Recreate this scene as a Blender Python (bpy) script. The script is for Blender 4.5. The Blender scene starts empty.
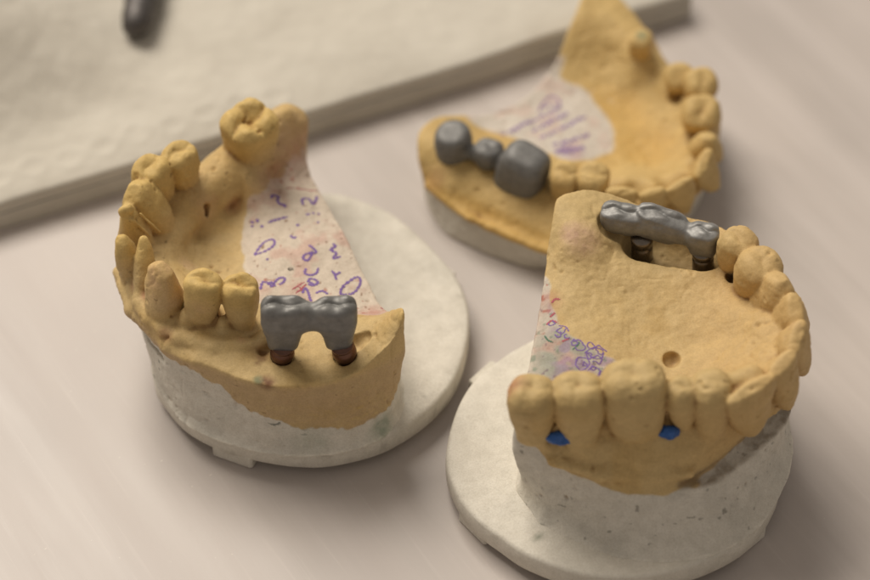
# Three plaster dental casts with metal bridges on a table, next to a tray covered with paper towel.
# All construction is in millimetres (table top = z 0); meshes are written in metres.
import bpy, math, random
import numpy as np
from mathutils import Vector, Matrix
from mathutils.bvhtree import BVHTree

MM = 0.001
VOX = 0.34
rng = np.random.RandomState(7)
random.seed(7)
scene = bpy.context.scene
COL = bpy.data.collections.new("dental_scene")
scene.collection.children.link(COL)

# ------------------------------------------------------------------ object helpers
def tag(o, label=None, cat=None, group=None, kind=None):
    if label: o["label"] = label
    if cat: o["category"] = cat
    if group: o["group"] = group
    if kind: o["kind"] = kind
    return o

def thing(name, label, cat, loc, group=None):
    o = bpy.data.objects.new(name, None)
    o.empty_display_size = 0.01
    COL.objects.link(o)
    o.location = Vector(loc) * MM
    return tag(o, label, cat, group)

def world_origin(o):
    p = Vector((0, 0, 0))
    while o is not None:
        p += o.location
        o = o.parent
    return p

def mesh_obj(name, V, F, mat, parent=None, N=None, C=None, origin=None, smooth=True):
    """V in world mm. Object origin = parent's origin (or the given one)."""
    V = np.asarray(V, float)
    base = np.array(world_origin(parent)) / MM if parent is not None else np.array(origin if origin is not None else (0, 0, 0), float)
    me = bpy.data.meshes.new(name)
    me.from_pydata(((V - base) * MM).tolist(), [], [list(map(int, f)) for f in F])
    me.update()
    if smooth:
        me.polygons.foreach_set("use_smooth", np.ones(len(me.polygons), bool))
    if C is not None:
        at = me.color_attributes.new("tint", 'FLOAT_COLOR', 'POINT')
        at.data.foreach_set("color", np.concatenate([C, np.ones((len(C), 1))], 1).astype(np.float32).ravel())
    if N is not None:
        me.normals_split_custom_set_from_vertices(N.tolist())
    me.materials.append(mat)
    o = bpy.data.objects.new(name, me)
    COL.objects.link(o)
    if parent is not None:
        o.parent = parent
    else:
        o.location = Vector(base.tolist()) * MM
    return o

# ------------------------------------------------------------------ numeric helpers
def smin(a, b, k):
    h = np.clip(0.5 + 0.5 * (b - a) / k, 0, 1)
    return b + (a - b) * h - k * h * (1 - h)
def smax(a, b, k):
    return -smin(-a, -b, k)

def spline_closed(P, n=8):
    P = np.array([tuple(p)[:2] for p in P], float); m = len(P); out = []
    for i in range(m):
        p0, p1, p2, p3 = P[i - 1], P[i], P[(i + 1) % m], P[(i + 2) % m]
        for t in np.arange(n) / n:
            out.append(0.5 * ((2 * p1) + (-p0 + p2) * t + (2 * p0 - 5 * p1 + 4 * p2 - p3) * t * t + (-p0 + 3 * p1 - 3 * p2 + p3) * t ** 3))
    return np.array(out)

def spline_open(P, n=6):
    P = np.asarray(P, float)
    if len(P) < 3:
        return np.array([P[0] + (P[-1] - P[0]) * t for t in np.linspace(0, 1, n * 2)])
    Q = np.vstack([2 * P[0] - P[1], P, 2 * P[-1] - P[-2]]); out = []
    for i in range(1, len(Q) - 2):
        p0, p1, p2, p3 = Q[i - 1:i + 3]
        for t in np.arange(n) / n:
            out.append(0.5 * ((2 * p1) + (-p0 + p2) * t + (2 * p0 - 5 * p1 + 4 * p2 - p3) * t * t + (-p0 + 3 * p1 - 3 * p2 + p3) * t ** 3))
    out.append(P[-1])
    return np.array(out)

def poly_sdf(P, X, Y):
    P = np.asarray(P, float); d = np.full(X.shape, 1e9); ins = np.zeros(X.shape, bool)
    for i in range(len(P)):
        a, b = P[i - 1], P[i]
        ex, ey = b - a; wx, wy = X - a[0], Y - a[1]
        t = np.clip((wx * ex + wy * ey) / (ex * ex + ey * ey + 1e-12), 0, 1)
        d = np.minimum(d, (wx - ex * t) ** 2 + (wy - ey * t) ** 2)
        c = (a[1] > Y) != (b[1] > Y)
        with np.errstate(divide='ignore', invalid='ignore'):
            xi = a[0] + (Y - a[1]) * ex / (ey if abs(ey) > 1e-12 else 1e-12)
        ins ^= c & (X < xi)
    d = np.sqrt(d)
    return np.where(ins, -d, d)

class TPS:
    """smooth surface z(x, y) through control points"""
    def __init__(s, pts, lam=1.0):
        P = np.array(pts, float); s.P = P[:, :2]; n = len(P)
        K = s._k(np.linalg.norm(s.P[:, None] - s.P[None], axis=-1)) + lam * np.eye(n)
        Q = np.hstack([np.ones((n, 1)), s.P])
        A = np.block([[K, Q], [Q.T, np.zeros((3, 3))]])
        w = np.linalg.solve(A, np.concatenate([P[:, 2], np.zeros(3)]))
        s.w, s.a = w[:n], w[n:]
        s.lo, s.hi = P[:, 2].min() - 1, P[:, 2].max() + 1
    @staticmethod
    def _k(r):
        return r * r * np.log(r + 1e-9)
    def __call__(s, X, Y):
        z = s.a[0] + s.a[1] * X + s.a[2] * Y
        for (px, py), w in zip(s.P, s.w):
            z = z + w * s._k(np.sqrt((X - px) ** 2 + (Y - py) ** 2))
        return np.clip(z, s.lo, s.hi)

LAT = rng.rand(32, 32, 32) * 2 - 1
def vnoise(P, scale, seed=0):
    """value noise at points P (N,3), feature size `scale` mm"""
    q = P / scale + seed * 7.31 + 100
    i = np.floor(q).astype(int); f = q - i; f = f * f * (3 - 2 * f); r = 0
    for dx in (0, 1):
        for dy in (0, 1):
            for dz in (0, 1):
                w = (f[:, 0] if dx else 1 - f[:, 0]) * (f[:, 1] if dy else 1 - f[:, 1]) * (f[:, 2] if dz else 1 - f[:, 2])
                r = r + w * LAT[(i[:, 0] + dx) % 32, (i[:, 1] + dy) % 32, (i[:, 2] + dz) % 32]
    return r
def fbm(P, scale, seed=0, oct=3):
    return sum(vnoise(P, scale / 2 ** o, seed + o) / 2 ** o for o in range(oct))

def surface_nets(D, o, h):
    """D: scalar field (nx,ny,nz), negative inside -> verts (mm), quads"""
    S = D < 0
    nx, ny, nz = D.shape
    c = np.zeros((nx - 1, ny - 1, nz - 1), np.int8)
    for a in (0, 1):
        for b in (0, 1):
            for e in (0, 1):
                c += S[a:nx - 1 + a, b:ny - 1 + b, e:nz - 1 + e]
    act = (c > 0) & (c < 8)
    idx = np.full(act.shape, -1, np.int64); I = np.argwhere(act); idx[act] = np.arange(len(I))
    acc = np.zeros((len(I), 3)); cnt = np.zeros(len(I))
    cor = [(a, b, e) for a in (0, 1) for b in (0, 1) for e in (0, 1)]
    val = {k: D[I[:, 0] + k[0], I[:, 1] + k[1], I[:, 2] + k[2]] for k in cor}
    for k in cor:
        for ax in range(3):
            if k[ax] == 0:
                l = list(k); l[ax] = 1; l = tuple(l)
                a, b = val[k], val[l]; m = (a < 0) != (b < 0)
                t = np.where(m, a / np.where(m, a - b, 1), 0)
                p = np.zeros((len(I), 3)); p[:] = k; p[:, ax] += t
                acc[m] += p[m]; cnt[m] += 1
    V = (I + acc / cnt[:, None]) * h + o
    Q = []
    for ax in range(3):
        sl0 = [slice(None)] * 3; sl1 = [slice(None)] * 3
        sl0[ax] = slice(0, -1); sl1[ax] = slice(1, None)
        a, b = S[tuple(sl0)], S[tuple(sl1)]
        u, v = (ax + 1) % 3, (ax + 2) % 3
        for flip in (0, 1):
            E = np.argwhere((a & ~b) if not flip else (~a & b))
            E = E[(E[:, u] > 0) & (E[:, v] > 0) & (E[:, u] < D.shape[u] - 1) & (E[:, v] < D.shape[v] - 1)]
            def cell(du, dv):
                G = E.copy(); G[:, u] -= du; G[:, v] -= dv
                return idx[G[:, 0], G[:, 1], G[:, 2]]
            q = np.stack([cell(1, 1), cell(0, 1), cell(0, 0), cell(1, 0)], 1)
            Q.append(q[:, ::-1] if flip else q)
    Q = np.concatenate(Q)
    return V, Q[(Q >= 0).all(1)]

def vert_normals(V, F):
    n = np.cross(V[F[:, 2]] - V[F[:, 0]], V[F[:, 3]] - V[F[:, 1]])
    N = np.zeros_like(V)
    for k in range(4):
        np.add.at(N, F[:, k], n)
    return N / (np.linalg.norm(N, axis=1, keepdims=True) + 1e-12)

def relax(V, F, it=2, lam=0.5):
    for _ in range(it):
        A = np.zeros_like(V); c = np.zeros(len(V))
        for k in range(4):
            a, b = F[:, k], F[:, (k + 1) % 4]
            np.add.at(A, a, V[b]); np.add.at(A, b, V[a])
            np.add.at(c, a, 1); np.add.at(c, b, 1)
        V = V + lam * (A / np.maximum(c, 1)[:, None] - V)
    return V

class Field:
    def __init__(s, lo, hi, h):
        s.h = h; s.lo = np.array(lo, float); s.n = np.ceil((np.array(hi) - s.lo) / h).astype(int) + 1
        s.D = np.full(s.n, 50.0, np.float32)
    def axes(s, sl=None):
        ax = [s.lo[i] + s.h * np.arange(s.n[i]) for i in range(3)]
        if sl: ax = [a[q] for a, q in zip(ax, sl)]
        return ax
    def window(s, lo, hi):
        a = np.clip(np.floor((np.array(lo) - s.lo) / s.h).astype(int), 0, s.n)
        b = np.clip(np.ceil((np.array(hi) - s.lo) / s.h).astype(int) + 1, 0, s.n)
        return tuple(slice(int(p), int(q)) for p, q in zip(a, b))
    def pts(s, sl):
        x, y, z = s.axes(sl)
        return np.meshgrid(x, y, z, indexing='ij')
    def apply(s, prim, op='add', k=0.6):
        lo, hi = prim.bounds(); sl = s.window(lo - 2, hi + 2)
        if any(q.stop - q.start < 2 for q in sl): return
        d = prim.sdf(*s.pts(sl)).astype(np.float32)
        s.D[sl] = smin(s.D[sl], d, k) if op == 'add' else smax(s.D[sl], -d, k)

# ------------------------------------------------------------------ shape primitives (signed distances)
class Capsule:
    def __init__(s, a, b, r, r2=None):
        s.a, s.b, s.r, s.r2 = np.array(a, float), np.array(b, float), r, r if r2 is None else r2
    def bounds(s):
        r = max(s.r, s.r2); return np.minimum(s.a, s.b) - r, np.maximum(s.a, s.b) + r
    def sdf(s, X, Y, Z):
        e = s.b - s.a; L = e @ e + 1e-9
        t = np.clip(((X - s.a[0]) * e[0] + (Y - s.a[1]) * e[1] + (Z - s.a[2]) * e[2]) / L, 0, 1)
        return np.sqrt((X - s.a[0] - e[0] * t) ** 2 + (Y - s.a[1] - e[1] * t) ** 2 + (Z - s.a[2] - e[2] * t) ** 2) - (s.r + (s.r2 - s.r) * t)

class Blob:
    """ellipsoid with half axes r along (u, v, w); u given by an azimuth in degrees, tilt about u"""
    def __init__(s, c, r, az=0.0, tilt=0.0):
        s.c = np.array(c, float); s.r = np.array(r, float)
        a, t = math.radians(az), math.radians(tilt)
        u = np.array([math.cos(a), math.sin(a), 0]); v0 = np.array([-math.sin(a), math.cos(a), 0]); w0 = np.array([0, 0, 1.])
        s.M = np.array([u, v0 * math.cos(t) + w0 * math.sin(t), w0 * math.cos(t) - v0 * math.sin(t)])
    def bounds(s):
        m = s.r.max(); return s.c - m, s.c + m
    def sdf(s, X, Y, Z):
        x, y, z = X - s.c[0], Y - s.c[1], Z - s.c[2]
        q = [s.M[i, 0] * x + s.M[i, 1] * y + s.M[i, 2] * z for i in range(3)]
        k0 = np.sqrt(sum((q[i] / s.r[i]) ** 2 for i in range(3))); k1 = np.sqrt(sum((q[i] / s.r[i] ** 2) ** 2 for i in range(3)))
        return k0 * (k0 - 1) / (k1 + 1e-6)

PROF = {  # t along the crown axis, mesiodistal factor, buccolingual factor
    'molar':    ([-.5, 0, .3, .6, .85, 1.0], [.72, .76, .92, 1., .97, .86], [.8, .84, .97, 1., .92, .76]),
    'block':    ([-.5, 0, .3, .6, .85, 1.0], [.93, .95, 1., 1., .95, .8], [.93, .95, 1., 1., .93, .75]),
    'stub':     ([-.5, 0, .3, .6, .85, 1.0], [.9, .92, .98, 1., .97, .88], [.9, .92, .98, 1., .96, .84]),
    'premolar': ([-.5, 0, .3, .6, .85, 1.0], [.56, .62, .84, 1., .97, .82], [.74, .8, .97, 1., .88, .68]),
    'canine':   ([-.5, 0, .3, .6, .85, 1.0], [.7, .78, .95, 1., .75, .42], [.95, 1., .95, .75, .5, .26]),
    'incisor':  ([-.5, 0, .3, .6, .85, 1.0], [.4, .5, .8, .97, 1., .97], [.9, 1., .95, .72, .48, .28]),
    'fang':     ([-.5, 0, .3, .6, .85, 1.0], [.9, 1., .95, .72, .42, .16], [.95, 1., .9, .7, .42, .2]),
    'coping':   ([-.5, 0, .25, .55, .85, 1.0], [.64, .66, .78, .98, 1., .93], [.7, .72, .84, 1., .98, .86]),
    'pontic':   ([-.5, 0, .3, .6, .85, 1.0], [.3, .5, .85, 1., 1., .9], [.3, .5, .85, 1., .95, .75]),
    'bar':      ([-.5, 0, .3, .6, .85, 1.0], [.8, .86, .97, 1., .98, .86], [.7, .8, .96, 1., .9, .55]),
    'dome':     ([-.5, 0, .3, .6, .85, 1.0], [.86, .92, .98, 1., .93, .8], [.86, .92, .98, 1., .93, .8]),
}
class Tooth:
    def __init__(s, base, tip, W, D, kind, udir, cusp=1.0, p=2.5, seed=0, low=.25, rnd=1.3):
        s.low, s.rnd = low, rnd
        s.b = np.array(base, float); t = np.array(tip, float); ax = t - s.b
        s.L = np.linalg.norm(ax); s.w = ax / s.L
        u = np.array([udir[0], udir[1], 0.0]); u -= (u @ s.w) * s.w; s.u = u / np.linalg.norm(u); s.v = np.cross(s.w, s.u)
        s.W, s.Dp, s.kind, s.cusp, s.p = W, D, kind, cusp, p
        r = np.random.RandomState(seed + 11)
        n = {'molar': 4, 'stub': 4, 'premolar': 2, 'coping': 4, 'pontic': 3, 'bar': 3}.get(kind, 0)
        s.cu = []
        if n == 4: s.cu = [(i * .46 + r.uniform(-.08, .08), j * .46 + r.uniform(-.08, .08), r.uniform(.7, 1.1)) for i in (-1, 1) for j in (-1, 1)]
        if n == 3: s.cu = [(-.42, .3, 1), (.42, .35, .9), (0, -.5, .8)]
        if n == 2: s.cu = [(r.uniform(-.1, .1), -.5, .9), (r.uniform(-.1, .1), .5, 1.0)]
    def bounds(s):
        m = max(s.W, s.Dp) * .75; e = s.b - s.w * (s.L * s.low + .5); t = s.b + s.w * (s.L + 1.5)
        return np.minimum(e, t) - m, np.maximum(e, t) + m
    def local(s, X, Y, Z):
        x, y, z = X - s.b[0], Y - s.b[1], Z - s.b[2]
        return [m[0] * x + m[1] * y + m[2] * z for m in (s.u, s.v, s.w)]
    def sdf(s, X, Y, Z):
        u, v, w = s.local(X, Y, Z)
        t = w / s.L; P = PROF[s.kind]
        a = np.interp(t, P[0], P[1]) * s.W / 2; b = np.interp(t, P[0], P[2]) * s.Dp / 2
        lat = ((np.abs(u / a) ** s.p + np.abs(v / b) ** s.p) ** (1 / s.p) - 1) * np.minimum(a, b)
        top = s.L
        if s.cu:
            q, g = u / (s.W / 2), v / (s.Dp / 2)
            top = s.L - 0.9 * s.cusp
            for cx, cy, ch in s.cu:
                top = top + s.cusp * .95 * ch * np.exp(-((q - cx) ** 2 + (g - cy) ** 2) / .16)
            if s.kind in ('molar', 'premolar', 'stub'):
                top = top + .2 * s.cusp - .5 * s.cusp * np.exp(-(q ** 2 + g ** 2) / .20) - (.4 * s.cusp * np.exp(-(q - .1 * np.sin(g * 4)) ** 2 / .012) if len(s.cu) == 4 else 0)
            top = top - 0.42 * s.cusp * np.exp(-(g + .12 * np.sin(q * 5)) ** 2 / .012)
        elif s.kind == 'canine':
            top = s.L - 0.5 * np.abs(u)
        cap = (w - top) * .85
        d = smax(lat, cap, s.rnd if s.kind not in ('incisor', 'canine', 'fang') else .7)
        return smax(d, -(w + s.L * s.low), .5)

def dir2(a, b):
    v = np.array(b[:2], float) - np.array(a[:2], float); return v / np.linalg.norm(v)

# ------------------------------------------------------------------ materials
def new_mat(name):
    m = bpy.data.materials.new(name); m.use_nodes = True
    nt = m.node_tree; b = nt.nodes["Principled BSDF"]
    return m, nt, b
def nd(nt, t, **kw):
    n = nt.nodes.new(t)
    for k, v in kw.items():
        if k in n.inputs: n.inputs[k].default_value = v
        else: setattr(n, k, v)
    return n
def noise(nt, vec, scale, detail=4, rough=.6):
    n = nd(nt, "ShaderNodeTexNoise"); n.inputs["Scale"].default_value = scale; n.inputs["Detail"].default_value = detail; n.inputs["Roughness"].default_value = rough
    if vec is not None: nt.links.new(vec, n.inputs["Vector"])
    return n.outputs["Fac"]
def ramp(nt, fac, stops):
    r = nd(nt, "ShaderNodeValToRGB"); e = r.color_ramp.elements
    while len(e) < len(stops): e.new(.5)
    for q, (p, c) in zip(e, stops):
        q.position = p; q.color = (*c, 1) if len(c) == 3 else c
    nt.links.new(fac, r.inputs["Fac"]); return r.outputs["Color"]
def mixc(nt, a, b, fac, blend='MIX'):
    m = nd(nt, "ShaderNodeMix"); m.data_type = 'RGBA'; m.blend_type = blend; m.clamp_result = False
    for s, v in ((6, a), (7, b), (0, fac)):
        if hasattr(v, "is_output"): nt.links.new(v, m.inputs[s])
        else: m.inputs[s].default_value = v if s == 0 else (*v, 1)
    return m.outputs[2]
def bump(nt, b, h, strength, dist, prev=None):
    n = nd(nt, "ShaderNodeBump"); n.inputs["Strength"].default_value = strength; n.inputs["Distance"].default_value = dist
    nt.links.new(h, n.inputs["Height"])
    if prev is not None: nt.links.new(prev, n.inputs["Normal"])
    nt.links.new(n.outputs["Normal"], b.inputs["Normal"]); return n.outputs["Normal"]
def coords(nt):
    return nd(nt, "ShaderNodeTexCoord").outputs["Object"]

def cast_material():
    m, nt, b = new_mat("dental_stone")
    co = coords(nt)
    vc = nd(nt, "ShaderNodeAttribute"); vc.attribute_name = "tint"
    g = ramp(nt, noise(nt, co, 350, 6, .7), [(.25, (.86, .85, .83)), (.75, (1.1, 1.1, 1.1))])
    g2 = ramp(nt, noise(nt, co, 2600, 3, .6), [(.3, (.9, .89, .87)), (.6, (1.04, 1.04, 1.04))])
    c = mixc(nt, vc.outputs["Color"], g, 1.0, 'MULTIPLY'); c = mixc(nt, c, g2, 1.0, 'MULTIPLY')
    nt.links.new(c, b.inputs["Base Color"])
    b.inputs["Roughness"].default_value = .62
    b.inputs["Specular IOR Level"].default_value = .3
    b.inputs["Subsurface Weight"].default_value = .0
    n1 = bump(nt, b, noise(nt, co, 700, 5, .65), .55, .00022)
    bump(nt, b, noise(nt, co, 3500, 3, .6), .6, .00008, n1)
    return m
def metal_material(name, col, rough, bumpd=.00012, metallic=.92):
    m, nt, b = new_mat(name); co = coords(nt)
    c = ramp(nt, noise(nt, co, 420, 5, .65), [(.3, tuple(.75 * v for v in col)), (.7, tuple(min(1, 1.15 * v) for v in col))])
    nt.links.new(c, b.inputs["Base Color"])
    b.inputs["Metallic"].default_value = metallic
    r = nd(nt, "ShaderNodeMapRange"); r.inputs[3].default_value = rough - .08; r.inputs[4].default_value = rough + .12
    nt.links.new(noise(nt, co, 900, 4), r.inputs[0]); nt.links.new(r.outputs[0], b.inputs["Roughness"])
    n1 = bump(nt, b, noise(nt, co, 500, 4, .6), .5, bumpd)
    bump(nt, b, noise(nt, co, 2500, 3, .6), .4, .00005, n1)
    return m
def flat_material(name, col, rough=.6, var=.2, scale=900):
    m, nt, b = new_mat(name); co = coords(nt)
    c = ramp(nt, noise(nt, co, scale, 4), [(.3, tuple((1 - var) * v for v in col)), (.7, tuple((1 + var) * v for v in col))])
    nt.links.new(c, b.inputs["Base Color"]); b.inputs["Roughness"].default_value = rough
    bump(nt, b, noise(nt, co, scale, 4), .3, .0001)
    return m
def ink_material(name, col):
    m, nt, b = new_mat(name); co = coords(nt)
    b.inputs["Base Color"].default_value = (*col, 1); b.inputs["Roughness"].default_value = .7
    t = nd(nt, "ShaderNodeBsdfTransparent"); mx = nd(nt, "ShaderNodeMixShader")
    f = ramp(nt, noise(nt, co, 1500, 4, .7), [(.30, (.25, .25, .25)), (.52, (.92, .92, .92))])
    nt.links.new(f, mx.inputs[0]); nt.links.new(t.outputs[0], mx.inputs[1]); nt.links.new(b.outputs[0], mx.inputs[2])
    nt.links.new(mx.outputs[0], nt.nodes["Material Output"].inputs["Surface"])
    return m

M_CAST = cast_material()
M_METAL = metal_material("cast_metal", (.225, .22, .21), .52, .00012, .5)
M_METAL_B = metal_material("polished_cast_metal", (.27, .265, .255), .54, .00009, .55)
M_METAL_C = metal_material("dark_cast_metal", (.20, .196, .188), .58, .00010, .45)
M_COPPER = metal_material("brown_metal", (.17, .092, .068), .38, .00005)
M_STEEL = metal_material("dark_steel", (.20, .17, .14), .28, .00005)
M_INK = ink_material("purple_ink", (.21, .12, .38))
M_INK_PALE = ink_material("faded_purple_ink", (.30, .20, .38))
M_INK_RED = ink_material("red_ink", (.45, .09, .12))
M_INK_GREEN = ink_material("green_ink", (.07, .17, .11))
M_WAX = flat_material("blue_wax", (.015, .09, .32), .45)

STONE = np.array((.57, .415, .195)); STONE2 = np.array((.52, .35, .135)); PLASTER = np.array((.67, .63, .55)); PLASTER_G = np.array((.52, .495, .435))
RED = np.array((.40, .13, .09)); PINK = np.array((.55, .33, .27)); GREEN = np.array((.11, .20, .13)); BROWN = np.array((.20, .09, .045)); PURPLE = np.array((.24, .10, .34))
BLUE = np.array((.02, .10, .34))
def sm(x, a, b):
    t = np.clip((x - a) / (b - a), 0, 1); return t * t * (3 - 2 * t)
def blend(C, c, f):
    return C * (1 - f[:, None]) + np.asarray(c) * f[:, None]
def spot(P, c, r, soft=.5):
    return 1 - sm(np.linalg.norm(P - np.array(c), axis=1), r * (1 - soft), r * (1 + soft))

# ------------------------------------------------------------------ cast builder
def build_cast(root, lo, hi, zb, top_poly, bot_poly, z_lo, z_hi, height, teeth, extra, color_fn, stone_fn, bulge=None, kbody=.45, tooth_blend=.5, vox=VOX, n_top=4, smooth_poly=True):
    """solid between two outlines and a height surface, teeth grown out of it; returns BVH of the finished surface"""
    f = Field(lo, hi, vox)
    x, y, z = f.axes()
    X, Y = np.meshgrid(x, y, indexing='ij')
    pt = poly_sdf(spline_closed(top_poly, n_top) if smooth_poly else top_poly, X, Y)
    pb = poly_sdf(spline_closed(bot_poly, n_top) if smooth_poly else bot_poly, X, Y)
    H = height(X, Y); gx, gy = np.gradient(H, f.h); G = np.sqrt(1 + gx ** 2 + gy ** 2)
    for k, zz in enumerate(z):
        s = np.clip((zz - z_lo) / (z_hi - z_lo), 0, 1.0)
        wall = pb * (1 - s) + pt * s
        if bulge is not None: wall = wall - bulge(X, Y, zz)
        f.D[:, :, k] = smax(smax(wall, (zz - H) / G, kbody), np.full_like(H, zb - zz), .5)
    for prim, op, kk in extra.get('pre', []): f.apply(prim, op, kk)
    E = Field(lo, hi, vox)
    for t in teeth: E.apply(t, 'add', .15)
    f.D = smin(f.D, E.D, extra.get('tb', tooth_blend))
    for prim, op, kk in extra.get('post', []): f.apply(prim, op, kk)
    V, F = surface_nets(f.D, f.lo, f.h)
    V = relax(V, F, 1, .5)
    N = vert_normals(V, F)
    # surface relief: hand-carved undulation, grain, small chips and casting pits
    rel = fbm(V, 6, 9, 2) * .2 + fbm(V, 2.4, 3, 3) * extra.get('rough', .11) + fbm(V, 1.0, 23, 2) * .055
    pk = sm(vnoise(V, 11, 37), -.25, .35)
    rel -= pk * (.32 * sm(vnoise(V, 1.7, 27), .66, .80) + .24 * sm(vnoise(V, 1.1, 29), .70, .84))
    crease = 1 - np.abs(fbm(V, 4.5, 17, 2)) * 4
    rel -= .19 * np.clip(crease, 0, 1) ** 2 * sm(vnoise(V, 9, 19), .05, .3)
    V = V + N * rel[:, None]
    N = vert_normals(V, F)
    fc = V[F].mean(1)
    D = np.stack([t.sdf(fc[:, 0], fc[:, 1], fc[:, 2]) for t in teeth], 1)
    tl = np.stack([t.local(fc[:, 0], fc[:, 1], fc[:, 2])[2] for t in teeth], 1)
    D = np.where(tl < -.6, 9, D)
    part = np.where(D.min(1) < .3, D.argmin(1), -1)
    st = stone_fn(fc)
    part = np.where((part < 0) & (st < .5), -2, part)
    # crevice shade and edge highlights painted into the tint for crisper relief
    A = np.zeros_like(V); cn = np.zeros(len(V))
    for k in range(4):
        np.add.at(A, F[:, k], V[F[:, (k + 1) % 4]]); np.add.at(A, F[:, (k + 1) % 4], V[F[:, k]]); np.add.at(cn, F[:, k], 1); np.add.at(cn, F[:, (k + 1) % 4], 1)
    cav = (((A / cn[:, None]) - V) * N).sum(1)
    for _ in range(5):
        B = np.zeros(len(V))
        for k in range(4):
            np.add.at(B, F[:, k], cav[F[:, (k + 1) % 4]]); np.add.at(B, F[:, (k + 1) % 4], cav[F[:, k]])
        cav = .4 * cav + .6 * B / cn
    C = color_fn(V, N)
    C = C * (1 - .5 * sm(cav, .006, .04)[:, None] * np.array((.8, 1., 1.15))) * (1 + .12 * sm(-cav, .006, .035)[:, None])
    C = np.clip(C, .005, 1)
    def emit(name, mask, label=None):
        Fi = F[mask]
        if len(Fi) == 0: return None
        ids, inv = np.unique(Fi, return_inverse=True)
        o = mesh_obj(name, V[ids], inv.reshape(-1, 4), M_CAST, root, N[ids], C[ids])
        if label: o["label"] = label
        return o
    emit("plaster_base", part == -2); emit("stone_arch", part == -1)
    for i, t in enumerate(teeth):
        emit(getattr(t, 'name', 'tooth'), part == i, getattr(t, 'label', None))
    return BVHTree.FromPolygons(V.tolist(), F.tolist())

def plate(root, outline, z0, z1, lugs, color):
    """round plate with rounded rim and lugs underneath"""
    P = spline_closed(outline, 10); c = P.mean(0); n = len(P)
    T = np.roll(P, -1, 0) - np.roll(P, 1, 0); T /= np.linalg.norm(T, axis=1, keepdims=True); Nn = np.stack([T[:, 1], -T[:, 0]], 1)
    if ((P - c) * Nn).sum() < 0: Nn = -Nn
    prof = [(-1.2, z0), (-.35, z0 + .15), (0, z0 + .6), (.1, (z0 + z1) / 2), (0, z1 - .9), (-.3, z1 - .3), (-.9, z1)]
    V, F = [], []
    for off, zz in prof:
        q = P + Nn * off; V += [(a, b, zz) for a, b in q]
    rings = len(prof)
    for j in range(1, 16):
        s = 1 - j / 16; q = c + (P - Nn * 0.9 - c) * s; V += [(a, b, z1) for a, b in q]; rings += 1
    for r in range(rings - 1):
        for i in range(n):
            F.append((r * n + i, r * n + (i + 1) % n, (r + 1) * n + (i + 1) % n, (r + 1) * n + i))
    V.append((c[0], c[1], z1)); k = len(V) - 1
    for i in range(n): F.append(((rings - 1) * n + i, (rings - 1) * n + (i + 1) % n, k))
    F.append(tuple(range(n))[::-1])
    V = np.array(V)
    V[:, 2] += np.where(V[:, 2] > z1 - .05, fbm(V, 9, 4, 3) * .12, 0)
    C = color(V)
    if Nn[0] @ (P[0] - c) > 0 and np.cross(T[0], Nn[0]) > 0: F = [f[::-1] for f in F]
    o = mesh_obj("base_plate", V, F, M_CAST, root, C=C)
    for (cx, cy, az, w, d) in lugs:
        a = math.radians(az); R = np.array([[math.cos(a), -math.sin(a)], [math.sin(a), math.cos(a)]])
        vv, b = [], .45
        for zz, ins in ((0.05, b), (b, 0), (z0 + .8, 0), (z0 + 1.2, .2)):
            w2, d2 = w / 2 - ins, d / 2 - ins
            ring = [(-w2 + b, -d2), (w2 - b, -d2), (w2, -d2 + b), (w2, d2 - b), (w2 - b, d2), (-w2 + b, d2), (-w2, d2 - b), (-w2, -d2 + b)]
            for p in ring:
                q = R @ np.array(p); vv.append((cx + q[0], cy + q[1], zz))
        ff = [(r * 8 + i, r * 8 + (i + 1) % 8, r * 8 + 8 + (i + 1) % 8, r * 8 + 8 + i) for r in range(3) for i in range(8)]
        ff += [tuple(range(8))[::-1], tuple(range(24, 32))]
        vv = np.array(vv)
        mesh_obj("lug", vv, ff, M_CAST, o, C=color(vv), smooth=False)
    return o

def ribbon(root, name, strokes, bvh, mat, width=.5, lift=.07, label=None):
    V, F = [], []
    for S in strokes:
        P = spline_open(np.array(S)[:, :2], 5)
        T = np.gradient(P, axis=0); T /= np.linalg.norm(T, axis=1, keepdims=True) + 1e-9
        Nn = np.stack([-T[:, 1], T[:, 0]], 1); k0 = len(V); m = len(P)
        for i in range(m):
            w = width * (.5 + .25 * math.sin(i * 1.3 + len(V))) * (.55 if i in (0, m - 1) else 1)
            for sgn in (-1, 1):
                q = P[i] + Nn[i] * w * sgn * .75
                h = bvh.ray_cast(Vector((q[0], q[1], 80)), Vector((0, 0, -1)))[0]
                V.append((q[0], q[1], (h.z if h else 0) + lift))
        for i in range(m - 1):
            F.append((k0 + 2 * i, k0 + 2 * i + 2, k0 + 2 * i + 3, k0 + 2 * i + 1))
    o = mesh_obj(name, V, F, mat, root)
    if label: o["label"] = label
    return o

def lathe(name, a, b, prof, mat, parent, n=28):
    """revolve (t along a->b, radius) pairs"""
    a, b = np.array(a, float), np.array(b, float); w = b - a; L = np.linalg.norm(w); w /= L
    u = np.cross(w, (0, 1, 0)); u /= np.linalg.norm(u); v = np.cross(w, u); V, F = [], []
    for t, r in prof:
        for i in range(n):
            q = 2 * math.pi * i / n; V.append(a + w * L * t + (u * math.cos(q) + v * math.sin(q)) * r)
    for j in range(len(prof) - 1):
        for i in range(n): F.append((j * n + i, j * n + (i + 1) % n, (j + 1) * n + (i + 1) % n, (j + 1) * n + i))
    F.append(tuple(range(n))[::-1]); F.append(tuple((len(prof) - 1) * n + i for i in range(n)))
    return mesh_obj(name, V, F, mat, parent)

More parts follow.
